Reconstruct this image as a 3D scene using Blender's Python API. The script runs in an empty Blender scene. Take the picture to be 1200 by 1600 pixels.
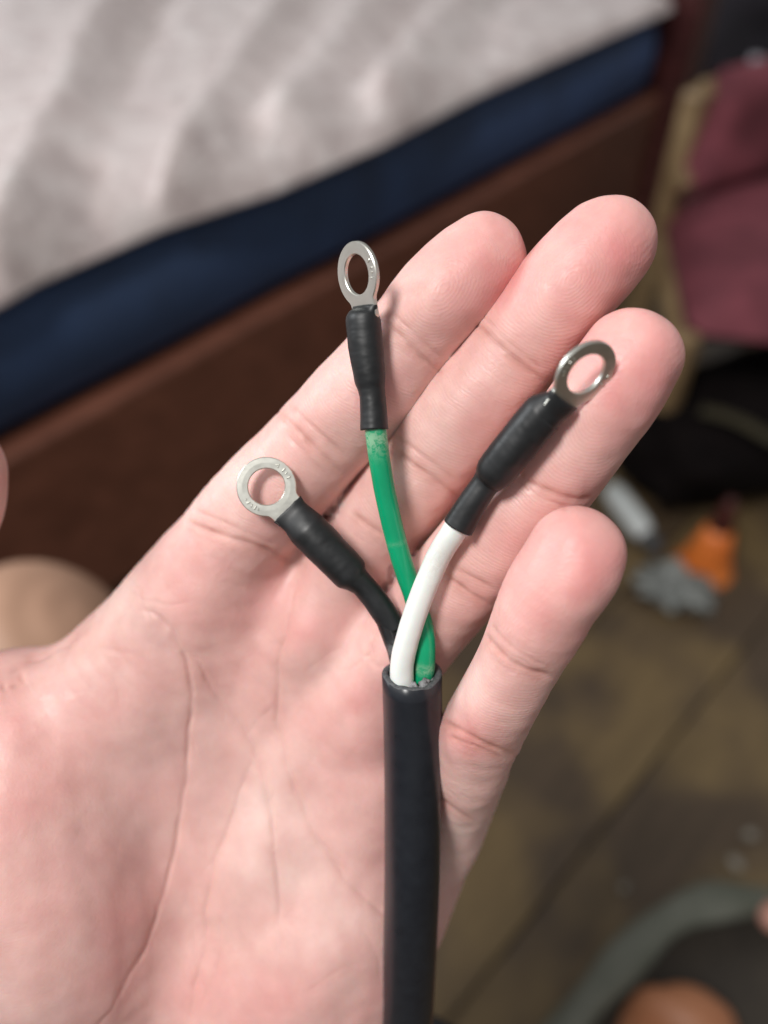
import bpy, bmesh, math, random
import numpy as np
from mathutils import Vector, Matrix, noise as mnoise

random.seed(7); np.random.seed(7)
scene = bpy.context.scene
COL = scene.collection

# ------------------------------------------------------------------ camera
FOV = math.radians(66.0)
FPX = 800.0 / math.tan(FOV / 2)          # focal length in photo pixels (1200 x 1600)
CAM_POS = Vector((0.0, 0.0, 0.85))
PITCH = math.radians(45.0)               # looking down
FWD = Vector((0, math.cos(PITCH), -math.sin(PITCH)))
UPV = Vector((0, math.sin(PITCH), math.cos(PITCH)))
RGT = Vector((1, 0, 0))
cam_d = bpy.data.cameras.new('camera')
cam_d.sensor_fit = 'VERTICAL'; cam_d.sensor_height = 7.6; cam_d.sensor_width = 5.7
cam_d.lens = 3.8 / math.tan(FOV / 2)
cam_d.clip_start = 0.005; cam_d.clip_end = 50
cam_d.dof.use_dof = True
cam_d.dof.focus_distance = 0.142
cam_d.dof.aperture_fstop = cam_d.lens / 4.5
cam = bpy.data.objects.new('camera', cam_d); COL.objects.link(cam)
cam.location = CAM_POS
cam.rotation_euler = (math.radians(90) - PITCH, 0, 0)
scene.camera = cam

# ------------------------------------------------------------------ light
world = bpy.data.worlds.new('World'); scene.world = world; world.use_nodes = True
bgn = world.node_tree.nodes['Background']
bgn.inputs[0].default_value = (0.99, 0.965, 0.95, 1); bgn.inputs[1].default_value = 0.29
def lamp(name, loc, target, size, power, color):
    d = bpy.data.lights.new(name, 'AREA'); d.shape = 'DISK'; d.size = size; d.energy = power; d.color = color
    o = bpy.data.objects.new(name, d); COL.objects.link(o); o.location = loc
    o.rotation_euler = (Vector(target) - Vector(loc)).to_track_quat('-Z', 'Y').to_euler()
    return o
lamp('ceiling_lamp', (-0.80, -0.52, 2.45), (0.0, 0.1, 0.72), 0.5, 35, (1.0, 0.975, 0.945))
lamp('side_lamp', (-2.1, 0.75, 1.75), (0.0, 0.45, 0.6), 0.7, 22, (0.93, 0.97, 1.0))

scene.view_settings.view_transform = 'Standard'
scene.view_settings.look = 'None'
scene.view_settings.exposure = 0.17
scene.view_settings.gamma = 1.0
scene.view_settings.use_curve_mapping = False
scene.cycles.use_denoising = True
scene.cycles.max_bounces = 8

# ------------------------------------------------------------------ helpers
def ray(px, py):
    return RGT * ((px - 600) / FPX) + UPV * ((800 - py) / FPX) + FWD
def on_z(px, py, z):
    d = ray(px, py); return CAM_POS + d * ((z - CAM_POS.z) / d.z)
def on_plane(px, py, p0, n):
    d = ray(px, py); return CAM_POS + d * ((p0 - CAM_POS).dot(n) / d.dot(n))
def at_dist(px, py, t):
    return CAM_POS + ray(px, py) * t

def tag(o, label=None, cat=None, group=None, kind=None):
    if label: o['label'] = label
    if cat: o['category'] = cat
    if group: o['group'] = group
    if kind: o['kind'] = kind
    return o
def empty(name, loc, label, cat, group=None):
    o = bpy.data.objects.new(name, None); COL.objects.link(o); o.location = loc
    o.empty_display_size = 0.02
    return tag(o, label, cat, group)
def mesh_obj(name, verts, faces, mat, parent=None, smooth=True, origin=None):
    """verts in world space; the object's origin is the parent's, or `origin`, or the centroid"""
    verts = [Vector(v) for v in verts]
    if parent is not None: org = world_loc(parent)
    elif origin is not None: org = Vector(origin)
    else:
        org = sum(verts, Vector()) / len(verts)
    me = bpy.data.meshes.new(name)
    me.from_pydata([tuple(v - org) for v in verts], [], faces); me.update()
    if smooth: me.polygons.foreach_set('use_smooth', [True] * len(me.polygons))
    me.materials.append(mat)
    o = bpy.data.objects.new(name, me); COL.objects.link(o)
    if parent is not None: o.parent = parent
    else: o.location = org
    return o
def world_loc(o):
    v = Vector(o.location)
    return v + (world_loc(o.parent) if o.parent else Vector())
def fix_normals(o):
    bm = bmesh.new(); bm.from_mesh(o.data); bmesh.ops.recalc_face_normals(bm, faces=bm.faces[:]); bm.to_mesh(o.data); bm.free()
def mod_bevel(o, w, seg=2):
    m = o.modifiers.new('bevel', 'BEVEL'); m.width = w; m.segments = seg; m.limit_method = 'ANGLE'
def mod_sub(o, lv):
    m = o.modifiers.new('sub', 'SUBSURF'); m.levels = lv; m.render_levels = lv

def catmull(pts, sub):
    pts = np.asarray(pts, float); n = len(pts); out = []
    for i in range(n - 1):
        p0 = pts[max(i - 1, 0)]; p1 = pts[i]; p2 = pts[i + 1]; p3 = pts[min(i + 2, n - 1)]
        for s in range(sub):
            t = s / sub
            out.append(0.5 * ((2 * p1) + (-p0 + p2) * t + (2 * p0 - 5 * p1 + 4 * p2 - p3) * t * t + (-p0 + 3 * p1 - 3 * p2 + p3) * t ** 3))
    out.append(pts[-1]); return np.array(out)

# ------------------------------------------------------------------ materials
def new_mat(name):
    m = bpy.data.materials.new(name); m.use_nodes = True
    nt = m.node_tree; b = nt.nodes['Principled BSDF']
    return m, nt, b
def N(nt, typ, **kw):
    n = nt.nodes.new(typ)
    for k, v in kw.items(): setattr(n, k, v)
    return n
def ramp(nt, fac, stops):
    r = N(nt, 'ShaderNodeValToRGB'); e = r.color_ramp.elements
    while len(e) < len(stops): e.new(0.5)
    for i, (p, c) in enumerate(stops):
        e[i].position = p; e[i].color = (*c, 1) if len(c) == 3 else c
    nt.links.new(fac, r.inputs[0]); return r.outputs[0]
def noise_tex(nt, scale, detail=4, rough=0.55, coord=None, dist=0.0):
    n = N(nt, 'ShaderNodeTexNoise'); n.inputs['Scale'].default_value = scale
    n.inputs['Detail'].default_value = detail; n.inputs['Roughness'].default_value = rough
    n.inputs['Distortion'].default_value = dist
    if coord is None:
        tc = N(nt, 'ShaderNodeTexCoord'); coord = tc.outputs['Object']
    nt.links.new(coord, n.inputs['Vector']); return n.outputs['Fac']
def bump(nt, b, h, strength, dist, prev=None):
    n = N(nt, 'ShaderNodeBump'); n.inputs['Strength'].default_value = strength; n.inputs['Distance'].default_value = dist
    nt.links.new(h, n.inputs['Height'])
    if prev is not None: nt.links.new(prev, n.inputs['Normal'])
    nt.links.new(n.outputs[0], b.inputs['Normal']); return n.outputs[0]
def simple(name, c1, c2, scale, rough=0.6, bstr=0.0, bdist=0.001, metallic=0.0, spec=0.5, detail=5, lo=0.35, hi=0.65):
    m, nt, b = new_mat(name)
    f = noise_tex(nt, scale, detail)
    nt.links.new(ramp(nt, f, [(lo, c1), (hi, c2)]), b.inputs['Base Color'])
    b.inputs['Roughness'].default_value = rough; b.inputs['Metallic'].default_value = metallic
    b.inputs['Specular IOR Level'].default_value = spec
    if bstr: bump(nt, b, f, bstr, bdist)
    return m

# ==================================================================== SETTING
# ---- floor of worn boards: board direction read from the visible joint
fa, fb = on_z(1018, 1196, 0), on_z(858, 1398, 0)
fdir = (fa - fb).normalized(); fnor = Vector((fdir.y, -fdir.x, 0))
def board_mat():
    m, nt, b = new_mat('worn_floor_board')
    tc = N(nt, 'ShaderNodeTexCoord'); oi = N(nt, 'ShaderNodeObjectInfo')
    mp = N(nt, 'ShaderNodeMapping'); mp.inputs['Scale'].default_value = (1.0, 5.0, 1.0)
    add = N(nt, 'ShaderNodeVectorMath', operation='ADD')
    nt.links.new(tc.outputs['Object'], add.inputs[0]); nt.links.new(oi.outputs['Location'], add.inputs[1])
    nt.links.new(add.outputs[0], mp.inputs['Vector'])
    grain = noise_tex(nt, 9, 6, 0.6, mp.outputs[0], 0.4)
    patch = noise_tex(nt, 6.5, 3, 0.5, add.outputs[0])
    c1 = ramp(nt, grain, [(0.3, (0.058, 0.039, 0.023)), (0.7, (0.086, 0.058, 0.035))])
    c2 = ramp(nt, grain, [(0.3, (0.125, 0.084, 0.037)), (0.7, (0.175, 0.120, 0.054))])
    pm = ramp(nt, patch, [(0.42, (0, 0, 0)), (0.60, (1, 1, 1))])
    mx = N(nt, 'ShaderNodeMix', data_type='RGBA')
    nt.links.new(pm, mx.inputs['Factor']); nt.links.new(c1, mx.inputs['A']); nt.links.new(c2, mx.inputs['B'])
    nt.links.new(mx.outputs['Result'], b.inputs['Base Color'])
    b.inputs['Roughness'].default_value = 0.42
    bump(nt, b, grain, 0.4, 0.002)
    return m
M_board = board_mat()
M_under = simple('dark_subfloor', (0.025, 0.020, 0.014), (0.035, 0.028, 0.02), 30, 0.9)
S = 6.0
floor = mesh_obj('floor', [(-S, -S, -0.022), (S, -S, -0.022), (S, S, -0.022), (-S, S, -0.022)], [(0, 1, 2, 3)], M_under, smooth=False)
tag(floor, kind='structure')
BW = 0.165
jo = fb.dot(fnor)                                   # a joint passes here
bv = []; 
def board_mesh():
    bm = bmesh.new()
    bmesh.ops.create_cube(bm, size=1)
    for v in bm.verts:
        v.co = Vector((v.co.x * 4.6, v.co.y * (BW - 0.0025), v.co.z * 0.02 - 0.010))
    bmesh.ops.bevel(bm, geom=[e for e in bm.edges if abs((e.verts[0].co - e.verts[1].co).x) > 1 and e.verts[0].co.z > -0.005], offset=0.002, segments=2, affect='EDGES')
    me = bpy.data.meshes.new('floor_board'); bm.to_mesh(me); bm.free(); me.materials.append(M_board); return me
bme = board_mesh(); ang = math.atan2(fdir.y, fdir.x)
for k in range(-16, 24):
    c = fnor * (jo + (k + 0.5) * BW)
    for s in (0, 1):
        o = bpy.data.objects.new('floor_board', bme); COL.objects.link(o); o.parent = floor
        off = fdir * ((s - 0.5) * 4.605 + 1.7 + ((k * 0.77) % 0.6))
        p = c + off; o.location = (p.x - floor.location.x, p.y - floor.location.y, -floor.location.z + 0.0004 * ((k * 37) % 5))
        o.rotation_euler = (0, 0, ang)

# ---- bed -------------------------------------------------------------
MT = 0.50                                            # mattress top
e0, e1 = on_z(0, 470, MT), on_z(1040, 20, MT)
bdir = (e1 - e0).normalized(); bin_ = Vector((-bdir.y, bdir.x, 0))   # into the bed
bout = -bin_
def B(u, v, z):                                      # bed coordinates: along edge, inward, height
    p = e0 + bdir * u + bin_ * v; return Vector((p.x, p.y, z))
L_END = (e1 - e0).length
wood = None
def wood_mat(name, c1, c2, rough=0.4):
    m, nt, b = new_mat(name)
    tc = N(nt, 'ShaderNodeTexCoord'); mp = N(nt, 'ShaderNodeMapping')
    mp.inputs['Rotation'].default_value = (0, 0, -math.atan2(bdir.y, bdir.x)); mp.inputs['Scale'].default_value = (1.2, 12, 14)
    nt.links.new(tc.outputs['Object'], mp.inputs['Vector'])
    g = noise_tex(nt, 3.0, 6, 0.6, mp.outputs[0], 0.8)
    nt.links.new(ramp(nt, g, [(0.3, c1), (0.7, c2)]), b.inputs['Base Color'])
    b.inputs['Roughness'].default_value = rough
    bump(nt, b, g, 0.2, 0.001)
    return m
M_rail = wood_mat('red_brown_bed_wood', (0.115, 0.042, 0.026), (0.20, 0.076, 0.048))
M_post = wood_mat('dark_maroon_bed_wood', (0.045, 0.014, 0.014), (0.085, 0.026, 0.025), 0.3)
bed = empty('bed', B(0.5, 0.4, 0), 'red-brown wooden bed frame with side rail and corner post', 'bed')
def bed_box(name, u0, u1, v0, v1, z0, z1, mat, bev=0.006):
    vs = [B(u, v, z) for z in (z0, z1) for (u, v) in ((u0, v0), (u1, v0), (u1, v1), (u0, v1))]
    fs = [(0, 3, 2, 1), (4, 5, 6, 7), (0, 1, 5, 4), (1, 2, 6, 5), (2, 3, 7, 6), (3, 0, 4, 7)]
    o = mesh_obj(name, vs, fs, mat, bed, smooth=False); mod_bevel(o, bev, 3); return o
UP = L_END + 0.005
def edge_at(px, py):
    q = on_plane(px, py, e0, bout); return (q - e0).dot(bdir), q.z
(ua, za), (ub, zb) = edge_at(0, 690), edge_at(1000, 152)
def rail_z(u): return za + (zb - za) * (u - ua) / (ub - ua)    # the old bed sags a little to one end
rail = bed_box('side_rail', -1.25, UP + 0.02, -0.022, 0.012, 0.13, 0.392, M_rail, 0.008)
for v in rail.data.vertices:
    u = (world_loc(rail) + v.co - e0).dot(bdir); v.co.z += (rail_z(u) - 0.003 - 0.392) if v.co.z > 0.25 else 0
bed_box('corner_post', UP + 0.022, UP + 0.105, -0.050, 0.032, 0.0, 0.95, M_post, 0.014)
bed_box('corner_post', -1.33, -1.254, -0.04, 0.03, 0.0, 0.55, M_post, 0.014)
bed_box('head_rail', UP + 0.035, UP + 0.075, 0.034, 0.92, 0.30, 0.46, M_post)
bed_box('slat_base', -1.24, UP, 0.016, 0.9, 0.30, 0.325, M_rail)

# mattress: navy, with soft rounded edge and slightly bowed side
def mattress():
    m, nt, b = new_mat('navy_mattress_fabric')
    f = noise_tex(nt, 10, 4)
    nt.links.new(ramp(nt, f, [(0.35, (0.018, 0.038, 0.086)), (0.7, (0.028, 0.062, 0.150))]), b.inputs['Base Color'])
    b.inputs['Roughness'].default_value = 0.75; b.inputs['Sheen Weight'].default_value = 0.25
    b.inputs['Sheen Tint'].default_value = (0.25, 0.4, 0.9, 1)
    w = noise_tex(nt, 900, 2); bump(nt, b, w, 0.3, 0.0006)
    nu, vs, fs = 70, [], []
    prof = [(0.9, 0.388), (0.02, 0.390), (0.004, 0.394), (-0.006, 0.410), (-0.010, 0.432), (-0.011, 0.452), (-0.007, 0.474), (0.002, 0.492), (0.022, 0.502), (0.08, 0.505), (0.9, 0.505)]
    for i in range(nu + 1):
        u = -1.24 + (UP + 1.24) * i / nu
        for (v, z) in prof:
            w_ = 0.005 * mnoise.noise(Vector((u * 5, v * 2, z * 9))) if v < 0.1 else 0
            zb_ = rail_z(u); z = zb_ + (z - 0.388) * (0.505 - zb_) / (0.505 - 0.388)
            vs.append(B(u, v + w_, z + 0.4 * w_ * (z > 0.48)))
    k = len(prof)
    for i in range(nu):
        for j in range(k - 1):
            fs.append((i * k + j, (i + 1) * k + j, (i + 1) * k + j + 1, i * k + j + 1))
        fs.append((i * k + k - 1, (i + 1) * k + k - 1, (i + 1) * k, i * k))
    fs.append(tuple(range(k))); fs.append(tuple(nu * k + j for j in range(k))[::-1])
    o = mesh_obj('mattress', vs, fs, m); fix_normals(o); mod_sub(o, 1)
    tag(o, 'navy blue fabric mattress lying in the wooden bed frame', 'mattress')
mattress()

# blanket: pale, fluffy, in folds that run away from the edge
def blanket():
    m, nt, b = new_mat('pale_fleece')
    f = noise_tex(nt, 26, 6, 0.65); g = noise_tex(nt, 160, 4, 0.7)
    nt.links.new(ramp(nt, f, [(0.30, (0.47, 0.39, 0.385)), (0.5, (0.63, 0.55, 0.54)), (0.70, (0.77, 0.71, 0.70))]), b.inputs['Base Color'])
    b.inputs['Roughness'].default_value = 0.95; b.inputs['Sheen Weight'].default_value = 0.3
    nrm = bump(nt, b, f, 0.8, 0.010); bump(nt, b, g, 0.6, 0.003, nrm)
    ridge_px = [([(215, -20), (150, 110), (105, 250), (20, 430)], 0.058, 0.016), ([(470, -20), (400, 110), (330, 230), (270, 330)], 0.046, 0.013),
                ([(320, -20), (265, 120), (190, 290)], 0.018, 0.03), ([(600, -20), (520, 110), (440, 220)], 0.036, 0.020), ([(740, -20), (660, 90), (600, 170)], 0.040, 0.020),
                ([(30, -20), (0, 120), (-60, 300)], 0.014, 0.025), ([(540, -20), (450, 120), (360, 260)], 0.012, 0.02), ([(850, -20), (790, 60)], 0.010, 0.02), ([(680, -20), (600, 80)], -0.008, 0.02)]
    ridges = []
    for pl, h, w in ridge_px:
        q = [on_z(x, max(y, -19), MT + 0.02) for x, y in pl]
        q = [np.array(((p - e0).dot(bdir), (p - e0).dot(bin_))) for p in q]
        d = (q[0] - q[1]); q.insert(0, q[0] + d / np.linalg.norm(d) * 0.5)
        ridges.append((np.array(q), h, w))
    edge_px = [(-400, 640), (-150, 520), (0, 458), (50, 428), (250, 342), (430, 285), (600, 212), (740, 140), (880, 78), (1035, 12)]
    ee = []
    for x, y in edge_px:
        p = on_z(x, y, MT + 0.018); ee.append(((p - e0).dot(bdir), (p - e0).dot(bin_)))
    ee = np.array(sorted(ee))
    nu, nv = 240, 130
    us = np.linspace(-0.9, UP - 0.01, nu); vs_ = np.linspace(0, 1, nv) ** 1.5
    edge = np.interp(us, ee[:, 0], ee[:, 1])
    U = np.repeat(us[:, None], nv, 1); V = edge[:, None] + (0.88 - edge[:, None]) * vs_[None, :]
    Zr = np.zeros_like(U)
    for q, h, w in ridges:
        best = np.full(U.shape, 9.0); sg = np.zeros(U.shape)
        for a, c in zip(q[:-1], q[1:]):
            d = c - a; t = np.clip(((U - a[0]) * d[0] + (V - a[1]) * d[1]) / (d @ d), 0, 1)
            dd_ = np.hypot(U - a[0] - t * d[0], V - a[1] - t * d[1]); k_ = dd_ < best
            best = np.where(k_, dd_, best); sg = np.where(k_, d[0] * (V - a[1]) - d[1] * (U - a[0]), sg)
        Zr += h * np.exp(-(best / np.where(sg < 0, w, w * 2.6)) ** 2)
    dist_in = V - edge[:, None]
    lip = 1 - np.exp(-dist_in / 0.012)
    vs, fs = [], []
    for side in (0, 1):
        for i in range(nu):
            for j in range(nv):
                u, v = U[i, j], V[i, j]
                z = MT + 0.007
                if side == 0:
                    nz = mnoise.noise(Vector((u * 14, v * 14, 0))) * 0.006 + mnoise.noise(Vector((u * 45, v * 45, 3))) * 0.003
                    z += 0.002 + lip[i, j] * (0.020 + Zr[i, j] + nz)
                    z = max(z, MT + 0.009)
                vs.append(B(u, v, z))
    nn = nu * nv
    for i in range(nu - 1):
        for j in range(nv - 1):
            a = i * nv + j
            fs.append((a, a + nv, a + nv + 1, a + 1)); fs.append((nn + a, nn + a + 1, nn + a + nv + 1, nn + a + nv))
    for i in range(nu - 1):
        a = i * nv; fs.append((a, nn + a, nn + a + nv, a + nv)); a += nv - 1; fs.append((a, a + nv, nn + a + nv, nn + a))
    for j in range(nv - 1):
        a = j; fs.append((a, a + 1, nn + a + 1, nn + a)); a = (nu - 1) * nv + j; fs.append((a, nn + a, nn + a + 1, a + 1))
    o = mesh_obj('blanket', vs, fs, m)
    tag(o, 'pale fluffy blanket in long folds on the navy mattress', 'blanket')
blanket()

# ==================================================================== SWEEPS
def frames(P):
    """tangents and a transported side vector"""
    P = [Vector(p) for p in P]; n = len(P); T = []
    for i in range(n):
        T.append((P[min(i + 1, n - 1)] - P[max(i - 1, 0)]).normalized())
    return P, T
def sweep(path, ra, rb=None, up=None, seg=24, caps=True, wob=None):
    """tube: half widths ra (across) and rb (along up) per station; returns verts, faces"""
    P, T = frames(path); n = len(P); rb = ra if rb is None else rb
    up = Vector(up) if up is not None else (Vector((0, 0, 1)) if abs(T[0].z) < 0.9 else Vector((1, 0, 0)))
    vs, fs = [], []
    for i in range(n):
        b = (up - T[i] * up.dot(T[i])).normalized(); s = T[i].cross(b).normalized(); up = b
        for k in range(seg):
            a = 2 * math.pi * k / seg
            r = 1.0 + (wob(i / (n - 1), a) if wob else 0)
            vs.append(P[i] + s * (math.cos(a) * ra[i] * r) + b * (math.sin(a) * rb[i] * r))
    for i in range(n - 1):
        for k in range(seg):
            k2 = (k + 1) % seg
            fs.append((i * seg + k, i * seg + k2, (i + 1) * seg + k2, (i + 1) * seg + k))
    if caps:
        fs.append(tuple(range(seg))[::-1]); fs.append(tuple((n - 1) * seg + k for k in range(seg)))
    return vs, fs
def resample(pts, n):
    pts = np.asarray(pts, float); L = np.r_[0, np.cumsum(np.linalg.norm(np.diff(pts[:, :3], axis=0), axis=1))]
    t = np.linspace(0, L[-1], n)
    return np.stack([np.interp(t, L, pts[:, c]) for c in range(pts.shape[1])], 1)
def blob(name, c, r, mat, rot=0.0, amp=0.0, freq=3.0, parent=None, sub=4, seed=0.0, sq=1.0):
    bm = bmesh.new(); bmesh.ops.create_icosphere(bm, subdivisions=sub, radius=1)
    cs, sn = math.cos(rot), math.sin(rot); vs = []
    for v in bm.verts:
        d = v.co.normalized(); k = 1 + amp * mnoise.fractal(d * freq + Vector((seed, seed, seed)), 1.0, 2.0, 4)
        p = Vector([math.copysign(abs(q) ** sq, q) for q in d]) * k
        x, y, z = p.x * r[0], p.y * r[1], p.z * r[2]
        vs.append(Vector(c) + Vector((x * cs - y * sn, x * sn + y * cs, z)))
    fs = [tuple(v.index for v in f.verts) for f in bm.faces]; bm.free()
    return mesh_obj(name, vs, fs, mat, parent)

# ==================================================================== THINGS BEHIND THE HAND
M_tanwood = simple('pale_tan_wood', (0.20, 0.13, 0.065), (0.30, 0.21, 0.11), 18, 0.5)
M_maroon = simple('maroon_cloth', (0.11, 0.022, 0.032), (0.20, 0.045, 0.062), 14, 0.85, 0.4, 0.003)
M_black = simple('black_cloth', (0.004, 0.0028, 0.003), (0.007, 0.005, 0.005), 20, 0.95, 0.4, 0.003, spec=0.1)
def bar(name, p, q, w, h, mat, parent):
    p, q = Vector(p), Vector(q); n = 6
    path = [p.lerp(q, i / n) for i in range(n + 1)]
    vs, fs = sweep(path, [w * 0.7071] * (n + 1), [h * 0.7071] * (n + 1), seg=4)
    # turn the 4-gon so that its flats face outward
    o = mesh_obj(name, vs, fs, mat, parent, smooth=False); fix_normals(o); mod_bevel(o, min(w, h) * 0.25, 2); return o
# low wooden chair with a maroon seat beyond the bed post
SH = 0.27
cs = [on_z(x, y, SH) for x, y in ((1038, 345), (1330, 250), (1420, 560), (1075, 520))]
chair = empty('chair', (sum(cs, Vector()) / 4) * 1.0 - Vector((0, 0, SH)), 'low pale wooden chair with a maroon seat and backrest beyond the bed post', 'chair')
def cushion(name, corners, th, mat, parent):
    a, b_, c, d = corners; n = 14; vs, fs = [], []
    nrm = (b_ - a).cross(d - a).normalized()
    if nrm.z < 0: nrm = -nrm
    for s in (0, 1):
        for i in range(n + 1):
            for j in range(n + 1):
                u, v = i / n, j / n
                p = a.lerp(b_, u).lerp(d.lerp(c, u), v)
                bul = (1 - (2 * u - 1) ** 6) * (1 - (2 * v - 1) ** 6)
                w = 0.006 * mnoise.noise(p * 14)
                vs.append(p + nrm * ((th * bul ** 0.5 + w * bul) if s == 0 else -th * 0.5 * bul ** 0.5))
    k = (n + 1) ** 2
    for i in range(n):
        for j in range(n):
            q = i * (n + 1) + j
            fs.append((q, q + n + 1, q + n + 2, q + 1)); fs.append((k + q, k + q + 1, k + q + n + 2, k + q + n + 1))
    return mesh_obj(name, vs, fs, mat, parent)
cushion('seat', cs, 0.06, M_maroon, chair)
bk = [on_z(1050, 312, SH + 0.05), on_z(1250, 250, SH + 0.05), on_z(1250, 250, SH + 0.05) + Vector((0.03, 0.05, 0.17)), on_z(1050, 312, SH + 0.05) + Vector((0.03, 0.05, 0.17))]
cushion('backrest', bk, 0.045, M_maroon, chair)
for p in (cs[0], cs[3]):
    bar('leg', (p.x, p.y, 0), (p.x, p.y, SH + (0.20 if p is cs[0] else 0)), 0.034, 0.036, M_tanwood, chair)
for p in (cs[1], cs[2]):
    bar('leg', (p.x, p.y, 0), (p.x, p.y, SH - 0.02), 0.024, 0.030, M_tanwood, chair)
bar('rail', cs[0] + Vector((-0.01, -0.03, 0.075)), cs[1] + Vector((-0.01, -0.03, 0.075)), 0.03, 0.036, M_tanwood, chair)
bar('rail', cs[0] + Vector((-0.012, 0, -0.01)), cs[3] + Vector((-0.012, 0, -0.01)), 0.02, 0.035, M_tanwood, chair)
tp = cs[0] + Vector((0, 0, 0.19)); bar('top_rail', tp, cs[1] + Vector((0, 0, 0.19)), 0.022, 0.035, M_tanwood, chair)

# black bag added to fill the dark area under the chair
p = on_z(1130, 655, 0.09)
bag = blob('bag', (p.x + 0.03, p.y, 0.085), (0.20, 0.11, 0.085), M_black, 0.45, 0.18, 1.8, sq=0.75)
tag(bag, 'soft black bag added to fill the dark area below the maroon chair seat', 'bag')
M_strap = simple('olive_strap', (0.020, 0.016, 0.006), (0.034, 0.027, 0.010), 30, 0.8)
sp = [on_z(1095, 640, 0.175), on_z(1150, 655, 0.178), on_z(1215, 690, 0.17)]
sp = [Vector(q) for q in catmull(sp, 6)]
vs, fs = sweep(sp, [0.013] * len(sp), [0.003] * len(sp), up=(0, 0, 1), seg=10)
mesh_obj('strap', vs, fs, M_strap, bag)['label'] = 'olive strap across the black bag'

# dark clutter further back: a red-orange box with a pale edge at the side of the picture
M_redor = simple('red_orange_card', (0.50, 0.055, 0.025), (0.60, 0.085, 0.04), 12, 0.5)
M_pale = simple('pale_card', (0.33, 0.32, 0.36), (0.42, 0.41, 0.45), 12, 0.6)
M_dark = simple('dark_fabric', (0.010, 0.009, 0.013), (0.022, 0.018, 0.026), 10, 0.85, 0.4, 0.004)
bx = on_z(1215, 150, 0.42)
bxr = empty('cardboard_box', (bx.x, bx.y, 0.36), 'red-orange box with pale edges standing behind the maroon chair', 'box')
def wbox(name, c, s, mat, parent, rz=0.0, bev=0.003):
    vs = []
    for z in (-.5, .5):
        for (x, y) in ((-.5, -.5), (.5, -.5), (.5, .5), (-.5, .5)):
            X, Y = x * s[0], y * s[1]
            vs.append((c[0] + X * math.cos(rz) - Y * math.sin(rz), c[1] + X * math.sin(rz) + Y * math.cos(rz), c[2] + z * s[2]))
    fs = [(0, 3, 2, 1), (4, 5, 6, 7), (0, 1, 5, 4), (1, 2, 6, 5), (2, 3, 7, 6), (3, 0, 4, 7)]
    o = mesh_obj(name, vs, fs, mat, parent, smooth=False); mod_bevel(o, bev, 2); return o
wbox('body', (bx.x, bx.y, 0.42), (0.07, 0.05, 0.10), M_redor, bxr, 0.2)
wbox('edge', (bx.x - 0.043, bx.y - 0.006, 0.42), (0.016, 0.056, 0.11), M_pale, bxr, 0.2)
# a dark cloth heap behind chair and post, on which the box stands
p = on_z(1170, 60, 0.2)
hp = blob('cloth_heap', (p.x + 0.12, p.y + 0.10, 0.18), (0.42, 0.26, 0.20), M_dark, 0.3, 0.25, 2.0, seed=4)
tag(hp, 'dark heap of clothes behind the chair and bed post', 'clothes')

# white bottle with a grey cap lying on the floor, crumpled grey plastic, orange cone
M_white = simple('white_plastic', (0.55, 0.60, 0.60), (0.66, 0.70, 0.70), 30, 0.3)
M_greyp = simple('grey_cap_plastic', (0.045, 0.047, 0.05), (0.07, 0.072, 0.075), 30, 0.45)
a, b_ = on_z(958, 768, 0.018), on_z(1014, 842, 0.018)
ax = (b_ - a); axn = ax.normalized()
bot = empty('bottle', (a.x, a.y, 0), 'small white plastic bottle with grey cap lying on the floor', 'bottle')
prof = [(-0.01, 0.003), (-0.008, 0.012), (0, 0.016), (0.02, 0.0178), (ax.length * 0.6, 0.0178), (ax.length * 0.8, 0.0165), (ax.length * 0.92, 0.012), (ax.length, 0.010)]
vs, fs = sweep([a + axn * t for t, r in prof], [r for t, r in prof], seg=24); mesh_obj('body', vs, fs, M_white, bot)
prof = [(0.0, 0.002), (0.001, 0.013), (0.004, 0.0145), (0.024, 0.0145), (0.029, 0.012), (0.031, 0.003)]
vs, fs = sweep([b_ - axn * 0.006 + axn * t for t, r in prof], [r for t, r in prof], seg=24); mesh_obj('cap', vs, fs, M_greyp, bot)
M_crum = simple('grey_crumpled_plastic', (0.12, 0.13, 0.125), (0.26, 0.275, 0.26), 40, 0.35, 0.6, 0.006)
p = on_z(1060, 918, 0.02)
o = blob('plastic_wrapper', (p.x, p.y, 0.020), (0.046, 0.030, 0.019), M_crum, -0.5, 0.75, 2.6, seed=9)
tag(o, 'crumpled grey plastic wrapper on the floor beside the orange cone', 'wrapper')
M_orange = simple('orange_plastic', (0.66, 0.16, 0.025), (0.75, 0.21, 0.04), 20, 0.45)
M_dred = simple('dark_red_plastic', (0.045, 0.007, 0.005), (0.06, 0.010, 0.007), 20, 0.5)
p0 = on_z(1098, 888, 0.0)
cone = empty('cone_nozzle', (p0.x, p0.y, 0), 'small orange plastic cone with dark red tip standing on the floor', 'cone')
prof = [(0.0, 0.040), (0.004, 0.041), (0.007, 0.036), (0.03, 0.031), (0.06, 0.024), (0.085, 0.017)]
vs, fs = sweep([p0 + Vector((0, 0, t)) for t, r in prof], [r for t, r in prof], seg=28); mesh_obj('body', vs, fs, M_orange, cone)
prof = [(0.0852, 0.0165), (0.095, 0.015), (0.12, 0.010), (0.135, 0.007), (0.138, 0.002)]
vs, fs = sweep([p0 + Vector((0, 0, t)) for t, r in prof], [r for t, r in prof], seg=28); mesh_obj('tip', vs, fs, M_dred, cone)

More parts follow.
